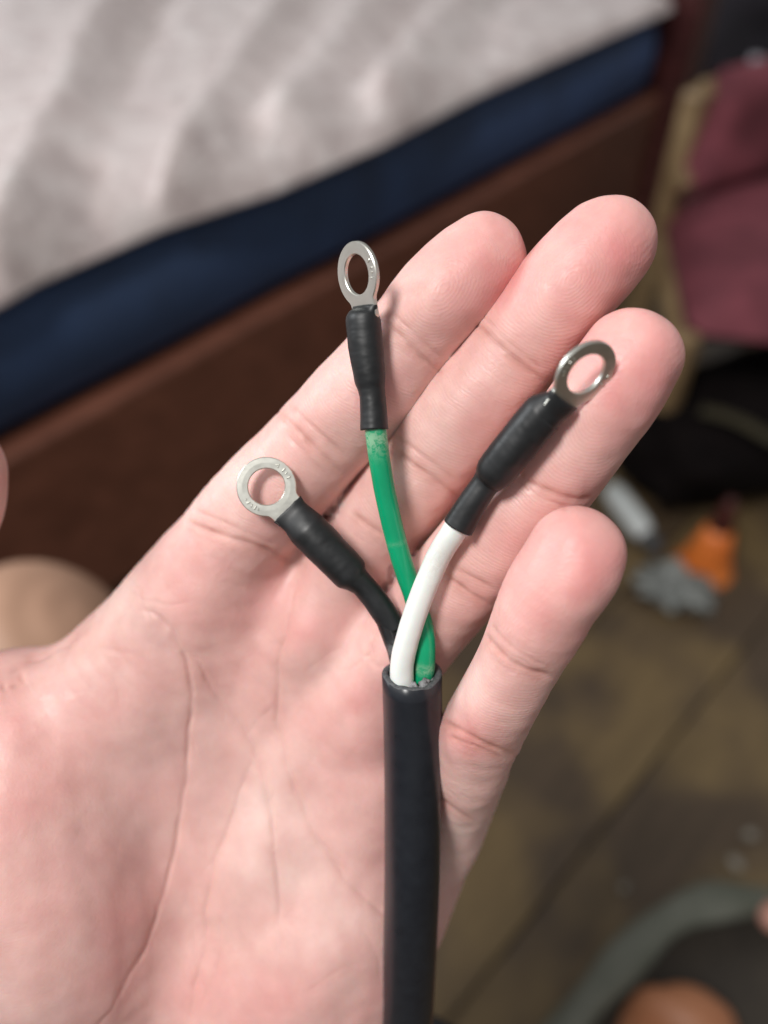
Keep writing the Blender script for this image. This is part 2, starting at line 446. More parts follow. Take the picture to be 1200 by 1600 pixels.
# scraps of white lint on the boards
M_lint = simple('pale_lint', (0.24, 0.22, 0.18), (0.30, 0.28, 0.24), 60, 0.9)
for (x, y, r, lab) in ((1172, 1305, 0.007, 'small pale scrap on the floor joint, farther of two'), (1149, 1350, 0.008, 'small pale scrap on the floor joint beside the strap of the sandal'), (975, 1388, 0.005, 'tiny pale scrap alone in the middle of a yellowish board')):
    p = on_z(x, y, 0.004)
    o = blob('paper_scrap', (p.x, p.y, 0.005), (r, r * 0.7, 0.0045), M_lint, x, 0.5, 2.5, sub=3, seed=x); tag(o, lab, 'scrap', 'pale scraps on the floor')

# sandal with grey-green strap, and the bare foot in it
M_strap2 = simple('grey_green_strap', (0.085, 0.092, 0.07), (0.125, 0.13, 0.105), 25, 0.6, 0.3, 0.002)
M_sole = simple('dark_sole', (0.020, 0.015, 0.010), (0.033, 0.025, 0.017), 25, 0.7)
M_foot = simple('foot_skin', (0.34, 0.135, 0.062), (0.42, 0.18, 0.09), 16, 0.5)
sand = empty('sandal', on_z(1075, 1560, 0), 'sandal with thick grey-green strap and dark sole on the floor', 'sandal')
arc = [(850, 1660, 0.012), (900, 1590, 0.030), (965, 1512, 0.045), (1040, 1440, 0.055), (1120, 1408, 0.058), (1200, 1412, 0.05), (1270, 1450, 0.03), (1310, 1500, 0.012)]
ap = catmull([on_z(x, y, z) for x, y, z in arc], 6); n = len(ap)
vs, fs = sweep([Vector(q) for q in ap], [0.017 + 0.002 * math.sin(i * 0.6) for i in range(n)], [0.008] * n, up=(0, 0.2, 1), seg=16)
mesh_obj('strap', vs, fs, M_strap2, sand)
so = [on_z(x, y, 0.006) for x, y in ((905, 1600), (990, 1500), (1100, 1440), (1230, 1440), (1310, 1520), (1300, 1700), (1180, 1850), (1000, 1850), (900, 1720))]
so = catmull(so + [so[0]], 5)[:-1]; n = len(so)
vs = [Vector((q[0], q[1], z)) for z in (0.002, 0.022) for q in so]; fs = [tuple(range(n))[::-1], tuple(range(n, 2 * n))] + [(i, (i + 1) % n, n + (i + 1) % n, n + i) for i in range(n)]
o = mesh_obj('sole', vs, fs, M_sole, sand, smooth=False); fix_normals(o); mod_bevel(o, 0.004, 3)
ft = [(1052, 1640, 0.030, 0.048), (1075, 1600, 0.052, 0.044), (1085, 1572, 0.058, 0.036), (1088, 1553, 0.060, 0.022), (1089, 1545, 0.060, 0.006)]
pth = [on_z(1000, 1900, 0.10), on_z(1030, 1750, 0.06)] + [on_z(x, y, z) for x, y, z, r in ft]
rr = [0.05, 0.05] + [r for *_, r in ft]
pr = catmull([(*q, r) for q, r in zip(pth, rr)], 6)
vs, fs = sweep([Vector(q[:3]) for q in pr], [q[3] for q in pr], [q[3] * 0.62 for q in pr], up=(0, 0, 1), seg=24)
o = mesh_obj('foot', vs, fs, M_foot); fix_normals(o); tag(o, 'tanned bare foot in the dark sandal on the floor', 'foot')
toe = on_z(1215, 1432, 0.066)
o = blob('toe', toe, (0.017, 0.014, 0.012), simple('toe_skin', (0.42, 0.20, 0.15), (0.5, 0.26, 0.2), 20, 0.5), 0.3, 0.05, 2.0, parent=None, sub=3)
tag(o, 'pinkish toe tip above the grey-green strap of the sandal', 'toe')

# bare knee below the thumb side of the hand
M_knee = simple('knee_skin', (0.42, 0.245, 0.165), (0.50, 0.30, 0.205), 18, 0.55)
def knee():
    pts = [(-420, 1500, 0.52, 0.085), (-200, 1260, 0.50, 0.075), (-20, 1085, 0.475, 0.066), (60, 1020, 0.46, 0.058), (110, 985, 0.45, 0.044), (130, 968, 0.445, 0.026), (138, 960, 0.443, 0.006)]
    pr = catmull([(*at_dist(x, y, t), r) for x, y, t, r in pts], 6)
    vs, fs = sweep([Vector(q[:3]) for q in pr], [q[3] for q in pr], seg=28)
    o = mesh_obj('knee', vs, fs, M_knee); fix_normals(o)
    tag(o, 'tan bare knee out of focus beside the base of the thumb', 'knee')
knee()

# ==================================================================== THE HAND
D = 165.0                                    # mm from the lens to the palm
HC = CAM_POS + FWD * (D / 1000)              # a point on the palm
ZK = 0.68                                    # how far the curled fingers and the wires rise off the palm
def P(px, py, z):
    if z > 0: z *= ZK
    s = (D - z) / FPX
    return ((px - 600) * s, (800 - py) * s, z)
def Lw(p):                                   # hand frame (mm) -> world (m)
    return HC + (RGT * p[0] + UPV * p[1] - FWD * p[2]) * 0.001
def chain(st, sub=6):                        # stations px, py, z, radius px -> x y z r in mm
    return catmull([(*P(x, y, z), r * (D - P(x, y, z)[2]) / FPX) for x, y, z, r in st], sub).astype(np.float32)

FINGERS = dict(
    index=chain([(752, 408, 26, 72), (728, 430, 26, 76.5), (690, 467, 25, 77), (640, 530, 20.5, 75.5), (565, 620, 16, 79), (490, 702, 8, 79), (400, 800, 0, 84), (330, 900, -9, 92), (250, 1010, -14, 95)]),
    middle=chain([(944, 387, 34, 77), (918, 414, 33.5, 80), (880, 455, 32, 79.5), (803, 552, 25, 76), (728, 645, 19, 79), (655, 738, 10, 76), (588, 826, 0, 75), (520, 930, -10, 84), (440, 1050, -16, 90)]),
    ring=chain([(986, 561, 42, 79), (968, 590, 41.5, 81.5), (933, 640, 39, 81), (852, 752, 31, 80), (768, 848, 22, 80), (700, 925, 12, 76), (636, 1003, 1, 74), (562, 1085, -10, 84), (470, 1190, -17, 90)]),
    pinky=chain([(900, 867, 48, 77), (887, 892, 47.5, 78.5), (856, 938, 45, 75), (811, 1033, 36, 65.5), (769, 1110, 25, 64), (735, 1175, 10, 66), (696, 1268, -12, 70), (636, 1370, -21, 79), (560, 1470, -22, 90)]),
    thumb=chain([(-85, 738, 6, 78), (-96, 785, 4, 84), (-135, 850, 0, 92), (-190, 960, -6, 104), (-215, 1080, -10, 118), (-140, 1230, -12, 135), (0, 1420, -16, 150)]))
PALM = [chain(s) for s in (
    [(330, 900, -9, 92), (250, 1010, -13, 108), (160, 1108, -15, 121), (85, 1190, -16, 128), (40, 1330, -20, 130)],
    [(400, 920, -12, 80), (300, 1080, -17, 100), (180, 1300, -21, 110), (20, 1520, -25, 130), (-180, 1760, -30, 150)],
    [(520, 940, -11, 82), (430, 1090, -17, 88), (290, 1330, -22, 100), (120, 1560, -27, 130), (-100, 1820, -33, 150)],
    [(562, 1090, -11, 84), (480, 1240, -17, 92), (380, 1420, -22, 105), (220, 1620, -29, 135), (0, 1860, -35, 150)],
    [(636, 1370, -21, 77), (577, 1468, -22, 96), (500, 1560, -24, 112), (380, 1660, -29, 130), (200, 1800, -34, 150), (40, 1960, -38, 160)],
    [(600, 1210, -13, 82), (520, 1380, -18, 90), (420, 1540, -24, 110)],
    [(40, 1760, -36, 150), (-90, 1930, -40, 158), (-300, 2190, -46, 172), (-620, 2560, -54, 195)],       # wrist and forearm, out of the picture
    [(-130, 1700, -34, 140), (-240, 1860, -38, 150), (-430, 2090, -46, 170), (-760, 2460, -54, 190)])]
# fleshy mounds: centre px, py, z, half sizes mm along/across/depth, angle of the long axis in degrees
MOUNDS = [((78, 1330, -15), (46, 26, 28.5), 105), ((478, 1470, -21), (34, 19, 20), 50), ((318, 925, -5.5), (12, 10, 10.5), 50), ((492, 985, -5.8), (10, 8, 9), 55),
          ((578, 1105, -5.5), (11, 8.5, 9.0), 60), ((272, 950, -9), (12, 9, 11), 40), ((600, 1290, -18), (13, 9, 10), 60), ((420, 1330, -17), (20, 12, 13.5), 60)]
MOUNDS = [(np.array(P(*c), np.float32), np.array(r, np.float32), math.radians(a)) for c, r, a in MOUNDS]

FAR = np.float32(16.0)
def chain_sdf(X, ch, FAR=FAR):
    FAR = np.float32(FAR)
    lo = (ch[:, :3] - ch[:, 3:]).min(0) - FAR; hi = (ch[:, :3] + ch[:, 3:]).max(0) + FAR
    idx = np.nonzero(((X >= lo) & (X <= hi)).all(1))[0]
    out = np.full(len(X), FAR, np.float32)
    if len(idx) == 0: return out
    Q = X[idx]; best = np.full(len(idx), FAR, np.float32)
    for a, b in zip(ch[:-1], ch[1:]):
        d = b[:3] - a[:3]; dd = float(d @ d) + 1e-9
        t = np.clip(((Q[:, 0] - a[0]) * d[0] + (Q[:, 1] - a[1]) * d[1] + (Q[:, 2] - a[2]) * d[2]) / dd, 0, 1)
        dx = Q[:, 0] - a[0] - t * d[0]; dy = Q[:, 1] - a[1] - t * d[1]; dz = Q[:, 2] - a[2] - t * d[2]
        np.minimum(best, np.sqrt(dx * dx + dy * dy + dz * dz) - (a[3] + t * (b[3] - a[3])), out=best)
    out[idx] = best; return out
def mound_sdf(X, m):
    c, r, a = m; cs, sn = math.cos(a), math.sin(a); q = X - c
    u = (q[:, 0] * cs + q[:, 1] * sn) / r[0]; v = (-q[:, 0] * sn + q[:, 1] * cs) / r[1]; w = q[:, 2] / r[2]
    k0 = np.sqrt(u * u + v * v + w * w); k1 = np.sqrt((u / r[0]) ** 2 + (v / r[1]) ** 2 + (w / r[2]) ** 2) + 1e-6
    return np.minimum(k0 * (k0 - 1) / k1, FAR)
def smin(a, b, k):
    h = np.maximum(k - np.abs(a - b), 0) / k
    return np.minimum(a, b) - h * h * k * 0.25
FOUR = ('index', 'middle', 'ring', 'pinky')
def hand_all(X, want_full=False):
    """signed distance to the palm joined with each finger in turn: one column per finger"""
    pal = None
    for ch in PALM:
        q = chain_sdf(X, ch, 10); pal = q if pal is None else smin(pal, q, 9)
    for i, m in enumerate(MOUNDS):
        pal = smin(pal, mound_sdf(X, m), 9 if i < 2 else 5)
    pal = smin(pal, chain_sdf(X, FINGERS['thumb'], 11), 10)
    for n in FOUR: pal = smin(pal, chain_sdf(X, FINGERS[n][36:], 6), 3.2)          # finger roots and the webs between them
    full = np.stack([chain_sdf(X, FINGERS[n], 6) for n in FOUR], 1)
    out = np.minimum(pal[:, None], full)
    return (out, full) if want_full else out
def nets(F, lo, h):
    n = F.shape; ins = F < 0
    c = [ins[i:n[0] - 1 + i, j:n[1] - 1 + j, k:n[2] - 1 + k] for i in (0, 1) for j in (0, 1) for k in (0, 1)]
    q = sum(x.astype(np.int8) for x in c); act = (q > 0) & (q < 8)
    cid = np.full(act.shape, -1, np.int64); I = np.argwhere(act); cid[act] = np.arange(len(I))
    acc = np.zeros((len(I), 3)); cnt = np.zeros(len(I))
    offs = [(i, j, k) for i in (0, 1) for j in (0, 1) for k in (0, 1)]
    for a in range(8):
        for b in range(a + 1, 8):
            oa, ob = np.array(offs[a]), np.array(offs[b])
            if abs(oa - ob).sum() != 1: continue
            fa_ = F[tuple((I + oa).T)]; fb_ = F[tuple((I + ob).T)]
            m = (fa_ < 0) != (fb_ < 0); t = fa_[m] / (fa_[m] - fb_[m])
            acc[m] += oa + (ob - oa) * t[:, None]; cnt[m] += 1
    V = (I + acc / cnt[:, None]) * h + np.array(lo)
    quads = []
    for ax in range(3):
        sl0 = [slice(None)] * 3; sl1 = [slice(None)] * 3; sl0[ax] = slice(0, -1); sl1[ax] = slice(1, None)
        ch = ins[tuple(sl0)] != ins[tuple(sl1)]; E = np.argwhere(ch)
        b1, b2 = (ax + 1) % 3, (ax + 2) % 3
        ok = (E[:, b1] > 0) & (E[:, b2] > 0) & (E[:, b1] < n[b1] - 1) & (E[:, b2] < n[b2] - 1); E = E[ok]
        d1 = np.zeros(3, int); d1[b1] = 1; d2 = np.zeros(3, int); d2[b2] = 1
        q = np.stack([cid[tuple((E - d1 - d2).T)], cid[tuple((E - d2).T)], cid[tuple(E.T)], cid[tuple((E - d1).T)]], 1)
        flip = ~ins[tuple(E.T)]; q[flip] = q[flip][:, ::-1]
        quads.append(q)
    return V.astype(np.float32), np.concatenate(quads), cid, I
TET = [np.array(v, np.float32) for v in ((1, -1, -1), (-1, -1, 1), (-1, 1, -1), (1, 1, 1))]
def grads(X, e=0.3):                         # (N, 4 fingers, 3) unit gradients
    g = 0
    for v in TET: g = g + hand_all(X + v * e)[:, :, None] * v[None, None]
    return g / (np.linalg.norm(g, axis=2, keepdims=True) + 1e-9)
def build_hand(lo, hi, h):
    """each finger keeps its own skin down into the cleft beside its neighbour; the palm is shared"""
    n = [int((b - a) / h) + 1 for a, b in zip(lo, hi)]
    g = [(lo[i] + h * np.arange(n[i])).astype(np.float32) for i in range(3)]
    F = np.empty(n + [4], np.float32)
    for i0 in range(0, n[0], 40):
        X = np.stack(np.meshgrid(g[0][i0:i0 + 40], g[1], g[2], indexing='ij'), -1)
        F[i0:i0 + 40] = hand_all(X.reshape(-1, 3)).reshape(X.shape[:3] + (4,))
    VV, QQ, own, gids, cids, base_ = [], [], [], [], [], 0
    for f in range(4):
        V, Q, cid, I = nets(np.ascontiguousarray(F[..., f]), lo, h)
        S4, full = hand_all(V, True); depth = S4.min(1) - S4[:, f]; o = S4.argmin(1)
        mine = depth > -2e-5; cleft = (np.sort(full, 1)[:, 1] < 3.0) & (np.abs(full[:, f]) < 3.0) & (depth > -1.3)
        keep = (mine | cleft)[Q].all(1)
        gid = np.arange(len(V)) + base_; free = np.ones(len(V), bool)
        for p in range(f):                   # share the vertex of an earlier sheet that lies at the same spot
            o = cids[p][tuple(I.T)]; ok = (o >= 0) & free
            ok[ok] = np.linalg.norm(VV[p][o[ok]] - V[ok], axis=1) < 0.12
            gid[ok] = gids[p][o[ok]]; free[ok] = False
        VV.append(V); QQ.append(Q[keep] + base_); own.append(np.full(len(V), f)); gids.append(gid); cids.append(cid); base_ += len(V)
    V = np.concatenate(VV); Q = np.concatenate(QQ); own = np.concatenate(own)
    inv = np.concatenate(gids); wts = np.zeros((len(V), 4), np.float32); wts[inv, own] = 1; Q = inv[Q]
    _, fq = np.unique(np.sort(Q, 1), axis=0, return_index=True); Q = Q[np.sort(fq)]
    used = np.unique(Q); mp = np.full(len(V), -1); mp[used] = np.arange(len(used))
    return V[used], mp[Q], wts[used]
def project(X, wts, it=2, e=0.3):
    S4 = hand_all(X); sel = (np.abs(S4) + 5 * (1 - np.clip(wts, 0, 1))).argmin(1); r = np.arange(len(X))
    for k_ in range(it):
        if k_: S4 = hand_all(X)
        G = grads(X, e)[r, sel]; X = X - np.clip(S4[r, sel], -0.8, 0.8)[:, None] * G
    return X.astype(np.float32), G.astype(np.float32)
def make_mesh(name, V, Q):
    me = bpy.data.meshes.new(name)
    me.vertices.add(len(V)); me.vertices.foreach_set('co', np.asarray(V, np.float32).ravel())
    me.loops.add(Q.size); me.loops.foreach_set('vertex_index', Q.ravel().astype(np.int32))
    me.polygons.add(len(Q)); me.polygons.foreach_set('loop_start', np.arange(0, Q.size, 4, dtype=np.int32))
    me.update(calc_edges=True); me.validate(); return me

V, Q, wts = build_hand((-225, -235, -86), (62, 62, 50), 1.5)
V, _ = project(V, wts, 1)
me0 = make_mesh('hand', V, Q)
wa = me0.attributes.new('wts', 'FLOAT_COLOR', 'POINT'); wa.data.foreach_set('color', wts.ravel())
tmp = bpy.data.objects.new('tmp_hand', me0); COL.objects.link(tmp); mod_sub(tmp, 2); tmp.modifiers['sub'].levels = 2
dg = bpy.context.evaluated_depsgraph_get(); ev = tmp.evaluated_get(dg); me1 = bpy.data.meshes.new_from_object(ev)
bpy.data.objects.remove(tmp); bpy.data.meshes.remove(me0)
nv = len(me1.vertices); X = np.empty(nv * 3, np.float32); me1.vertices.foreach_get('co', X); X = X.reshape(-1, 3)
wts = np.empty(nv * 4, np.float32); me1.attributes['wts'].data.foreach_get('color', wts); wts = wts.reshape(-1, 4)
X, G = project(X, wts, 1); me1.attributes.remove(me1.attributes['wts'])
# ---- skin folds: polylines given where they run over the palm, (points, width mm, depth mm, redness)
scl = (D - X[:, 2]) / FPX                                   # mm per photo pixel at each vertex
UV = np.stack([600 + X[:, 0] / scl, 800 - X[:, 1] / scl], 1)
front = np.clip((G[:, 2] + 0.05) / 0.3, 0, 1)
CRE = [
    # finger joints
    ([(600, 500), (628, 528), (655, 556), (690, 585)], 0.55, 0.42, .7), ([(612, 488), (648, 522), (690, 560)], 0.35, 0.20, .4),
    ([(430, 640), (460, 668), (490, 700), (540, 745)], 0.60, 0.50, .8), ([(450, 632), (490, 668), (548, 722)], 0.45, 0.32, .5), ([(440, 670), (480, 712), (520, 752)], 0.35, 0.2, .4),
    ([(285, 812), (330, 832), (390, 850), (440, 872), (478, 886)], 0.75, 0.65, .8), ([(300, 795), (370, 825), (440, 858)], 0.4, 0.2, .4),
    ([(740, 505), (770, 530), (805, 562), (855, 600)], 0.6, 0.45, .8), ([(755, 520), (790, 558), (835, 590)], 0.35, 0.25, .5), ([(752, 490), (800, 540), (850, 580)], 0.35, 0.2, .4),
    ([(600, 690), (640, 722), (680, 752), (720, 780)], 0.6, 0.45, .8), ([(612, 676), (660, 712), (712, 752)], 0.4, 0.3, .5),
    ([(545, 800), (590, 830), (645, 862)], 0.6, 0.4, .7),
    ([(780, 710), (815, 745), (850, 765), (900, 782), (930, 780)], 0.6, 0.5, .8), ([(800, 745), (840, 775), (890, 795)], 0.4, 0.25, .5),
    ([(650, 890), (700, 905), (730, 925), (775, 950)], 0.55, 0.45, .8), ([(690, 880), (730, 898), (780, 925)], 0.4, 0.25, .5), ([(600, 975), (640, 1000), (690, 1030)], 0.5, 0.35, .6),
    ([(752, 985), (780, 1018), (820, 1045), (870, 1062)], 0.6, 0.45, .8), ([(765, 975), (800, 1010), (850, 1040)], 0.4, 0.22, .4),
    ([(690, 1125), (730, 1145), (770, 1170), (815, 1185)], 0.6, 0.45, 1.0), ([(700, 1148), (740, 1165), (790, 1190)], 0.4, 0.25, .9), ([(650, 1225), (700, 1260), (750, 1290)], 0.55, 0.35, .6),
    # palm: thumb fold, head fold, heart fold and their branches
    ([(215, 950), (245, 965), (275, 1000), (297, 1050), (298, 1120), (291, 1200), (280, 1290), (258, 1390), (228, 1480), (185, 1560), (140, 1620)], 0.62, 0.48, .5),
    ([(225, 948), (270, 985), (305, 1030), (345, 1095), (385, 1145), (405, 1195), (420, 1260), (430, 1330), (436, 1420), (440, 1500)], 0.58, 0.36, .45),
    ([(392, 1185), (375, 1240), (352, 1305), (332, 1360), (322, 1430), (318, 1490), (300, 1560), (296, 1620)], 0.5, 0.36, .4),
    ([(468, 890), (455, 950), (440, 1010), (434, 1070), (436, 1140), (450, 1200), (475, 1270), (510, 1330), (550, 1385), (600, 1430), (640, 1470)], 0.62, 0.42, .45),
    ([(300, 1450), (310, 1520), (325, 1560)], 0.35, 0.25, .3), ([(345, 1430), (340, 1500), (310, 1590)], 0.35, 0.22, .3),
    ([(590, 930), (588, 970), (580, 1010), (572, 1030)], 0.5, 0.55, .7), ([(572, 1030), (545, 1045), (525, 1050)], 0.4, 0.2, .3), ([(572, 1030), (600, 1045)], 0.4, 0.2, .3),
    ([(535, 1010), (505, 1030), (475, 1050)], 0.5, 0.15, .2), ([(430, 1100), (400, 1130), (385, 1150)], 0.4, 0.2, .3),
    ([(185, 905), (220, 935), (265, 945), (300, 940)], 0.35, 0.2, .3), ([(195, 895), (215, 920), (225, 950), (240, 990)], 0.35, 0.2, .3),
    ([(110, 1018), (170, 1015), (230, 1030)], 0.8, 0.25, .3), ([(170, 1050), (185, 1090), (190, 1140)], 0.4, 0.15, .2), 
    ([(50, 1150), (110, 1150), (190, 1140), (270, 1130)], 0.4, 0.05, .1),
    ([(120, 995), (85, 1018), (50, 1030), (10, 1052)], 0.8, 0.7, .9), ([(0, 1075), (20, 1068), (40, 1055)], 0.9, 0.9, 1.0), ([(150, 960), (130, 985), (100, 1002)], 0.7, 0.4, .8),
    ([(560, 1440), (590, 1500), (600, 1560)], 0.5, 0.12, .2), ([(470, 1560), (520, 1520), (580, 1500)], 0.5, 0.12, .2),
]
rng = np.random.RandomState(3)
for pl, w, dep, rd in CRE[23:27]:                          # small side branches of the four big palm folds
    q = catmull(pl, 4)
    for _ in range(16):
        i_ = rng.randint(2, len(q) - 3); d_ = q[i_ + 1] - q[i_]; a = math.atan2(d_[1], d_[0]) + rng.choice((-1, 1)) * rng.uniform(.2, .7) + rng.choice((0, math.pi)); l = rng.uniform(18, 46)
        x0, y0 = q[i_]; bend = rng.normal(0, 3)
        CRE.append(([(x0, y0), (x0 + math.cos(a) * l * .5 + bend, y0 + math.sin(a) * l * .5), (x0 + math.cos(a) * l, y0 + math.sin(a) * l)], 0.3, rng.uniform(.05, .13), .12))
for (cx, cy, w, h, n, ang0) in ((200, 1330, 170, 200, 26, 1.2), (420, 1400, 120, 150, 22, 1.3), (380, 1030, 90, 80, 12, 0.6), (250, 930, 60, 50, 10, 0.4), (520, 1150, 60, 90, 10, 1.0), (100, 1120, 80, 50, 10, 0.1), (330, 1540, 160, 50, 14, 1.4)):
    for _ in range(n):                                     # fine secondary lines
        x0, y0 = cx + rng.uniform(-w, w), cy + rng.uniform(-h, h); a = ang0 + rng.normal(0, .5); l = rng.uniform(20, 60)
        CRE.append(([(x0 - math.cos(a) * l, y0 + math.sin(a) * l), (x0 + rng.normal(0, 4), y0 + rng.normal(0, 4)), (x0 + math.cos(a) * l, y0 - math.sin(a) * l)], 0.26, 0.035, .04))
for (x0, y0, dx, dy, wd) in ((640, 535, .72, .69, 80), (490, 700, .72, .69, 85), (385, 850, .9, .42, 95), (803, 555, .78, .62, 80), (658, 735, .8, .6, 75), (590, 830, .85, .5, 65), (852, 765, .85, .5, 80), (715, 915, .83, .55, 75), (815, 1040, .88, .47, 65), (755, 1165, .85, .45, 65), (700, 1255, .8, .6, 60)):
    for _ in range(12):                                    # small wrinkles either side of each joint fold
        o_ = rng.normal(0, 22); a = rng.uniform(-.5, .5) * wd; l = rng.uniform(12, 34); tl = rng.normal(0, .12)
        cx, cy = x0 + dx * a + dy * o_, y0 + dy * a - dx * o_; ex, ey = dx * math.cos(tl) - dy * math.sin(tl), dy * math.cos(tl) + dx * math.sin(tl)
        CRE.append(([(cx - ex * l, cy - ey * l), (cx + rng.normal(0, 2), cy + rng.normal(0, 2)), (cx + ex * l, cy + ey * l)], 0.30, 0.07, .08))
disp = np.zeros(nv, np.float32); red = np.zeros(nv, np.float32)
for ci, (pl, w, dep, rd) in enumerate(CRE):
    k_ = 1.05 if ci < 23 else 1.05 if ci < 27 else 0.8; dep *= k_; rd *= k_ * (1 if ci < 23 else 0.55); sw = 0.45 if 23 <= ci < 27 else 0.28
    pl = catmull([(x, y) for x, y in pl], 4); mg = 60
    if 23 <= ci < 60:
        i_ = np.arange(len(pl)); pl = pl + np.stack([1.6 * np.sin(i_ * 1.1 + ci) + np.sin(i_ * 2.7 + 2 * ci), 1.2 * np.sin(i_ * 1.6 + 3 * ci)], 1)
    idx = np.nonzero((UV[:, 0] > pl[:, 0].min() - mg) & (UV[:, 0] < pl[:, 0].max() + mg) & (UV[:, 1] > pl[:, 1].min() - mg) & (UV[:, 1] < pl[:, 1].max() + mg) & (front > 0))[0]
    if not len(idx): continue
    q = UV[idx]; best = np.full(len(idx), 1e9, np.float32); par = np.zeros(len(idx), np.float32); m = len(pl) - 1
    for i in range(m):
        a, d = pl[i], pl[i + 1] - pl[i]
        t = np.clip(((q - a) @ d) / (d @ d + 1e-9), 0, 1); r = np.linalg.norm(q - a - t[:, None] * d, axis=1)
        k = r < best; best[k] = r[k]; par[k] = ((i + t) / m)[k]
    dm = best * scl[idx]; tp_ = np.clip(np.minimum(par, 1 - par) / 0.18, 0, 1) ** 0.7 * front[idx]
    tp_ = tp_ * (0.72 + 0.2 * np.sin(par * m * 0.9 + ci) + 0.12 * np.sin(par * m * 2.3 + 2 * ci))
    disp[idx] -= tp_ * dep * (0.85 * np.exp(-(dm / (w * 0.8)) ** 2) + sw * np.exp(-(dm / (w * 3.2)) ** 2))
    np.maximum.at(red, idx, (tp_ * rd * np.exp(-(dm / (w * 1.9)) ** 2)).astype(np.float32))
# soft unevenness of the flesh
lum = np.zeros(nv, np.float32)
def wavy(S_, seed):
    r = np.random.RandomState(seed); o = np.zeros(nv, np.float32)
    for _ in range(7):
        k = r.normal(0, 1, 3); k = k / np.linalg.norm(k) * (2 * math.pi / S_) * r.uniform(.7, 1.4); o += np.sin(X @ k.astype(np.float32) + r.uniform(0, 6.28))
    return o / 2.6
disp += front * (0.22 * wavy(22, 1) + 0.09 * wavy(9, 2) + 0.035 * wavy(4, 5))

# ---- skin colour (pigment and blood): pale ground, pink tips and pads, greyish spots, mostly on the thenar
base = np.array((0.775, 0.492, 0.450)); pink = np.array((0.735, 0.285, 0.280)); pale = np.array((0.85, 0.655, 0.600)); grey = np.array((0.63, 0.455, 0.425)); fold = np.array((0.56, 0.255, 0.20))
def spots(lst):
    o = np.zeros(nv, np.float32)
    for x, y, rx, ry, a, s in lst:
        c, n_ = math.cos(a), math.sin(a); dx, dy = UV[:, 0] - x, UV[:, 1] - y
        o = np.maximum(o, s * np.exp(-((dx * c + dy * n_) / rx) ** 2 - ((-dx * n_ + dy * c) / ry) ** 2))
    return o
A_F = -0.9
w_pink = spots([(775, 410, 95, 85, A_F, .75), (725, 450, 60, 50, A_F, .45), (962, 402, 105, 95, A_F, .85), (900, 450, 70, 60, A_F, .45), (1005, 575, 105, 100, A_F, .85), (960, 640, 70, 60, A_F, .6), (922, 890, 130, 100, -1.1, .75), (850, 960, 90, 70, -1.1, .35),
    (590, 620, 50, 40, A_F, .35), (750, 640, 50, 40, A_F, .3), (810, 840, 50, 40, A_F, .25), (320, 880, 60, 45, .4, .35), (300, 940, 90, 60, .5, .35), (420, 940, 40, 60, .6, .5), (490, 985, 55, 46, 0, .75), (585, 1110, 60, 75, 0, .6), (380, 1010, 50, 50, 0, .3), (545, 1200, 60, 60, 0, .3),
    (70, 1110, 110, 60, -.2, .6), (40, 1260, 90, 90, 0, .35), (190, 1470, 60, 130, .3, .5), (100, 1380, 120, 80, 0, .3), (390, 1560, 180, 60, 0, .45), (560, 1330, 60, 50, 0, .3), (740, 1150, 45, 30, .4, .7), (600, 1540, 60, 60, 0, .4), (250, 1240, 60, 60, 0, .2)])
w_pale = spots([(180, 930, 70, 60, -.7, .75), (90, 1060, 80, 50, -.5, .7), (400, 1290, 45, 110, .25, .7), (460, 1340, 60, 90, 0, .6), (530, 1020, 60, 45, -.6, .5), (730, 1070, 40, 50, 0, .6), (720, 1310, 45, 70, .4, .7), (600, 690, 60, 60, 0, .3), (560, 560, 60, 60, 0, .4), (660, 640, 60, 70, -.9, .35), (510, 1450, 80, 80, 0, .4), (340, 770, 80, 50, -.8, .4)])
w_grey = spots([(240, 1180, 60, 90, 0, .6), (210, 1290, 70, 60, .3, .55), (320, 1200, 25, 90, .1, .5), (130, 1350, 60, 70, 0, .4), (210, 1360, 40, 50, 0, .5), (240, 985, 40, 26, .7, .45), (20, 1580, 120, 60, 0, .6), (330, 1110, 40, 40, .8, .4), (170, 1480, 70, 50, 0, .3), (700, 1020, 30, 40, 0, .2)])
mott = 0.5 + 0.5 * np.clip(wavy(13, 11) * 0.6 + wavy(6, 12) * 0.4, -1, 1)
Cc = np.tile(base, (nv, 1))
def lerp(C, t, w): return C + (t - C) * w[:, None]
Cc = lerp(Cc, pale, np.clip(w_pale, 0, 1)); Cc = lerp(Cc, grey, np.clip(w_grey * (0.5 + 0.8 * mott), 0, 1))
Cc = lerp(Cc, pink, np.clip(w_pink * (0.6 + 0.5 * mott) * np.where((UV[:, 0] < 640) & (UV[:, 1] > 860), 0.68, 1.0), 0, 1)); Cc = lerp(Cc, pink, 0.10 * mott)
Cc = lerp(Cc, fold, np.clip(red * 0.62, 0, 1))
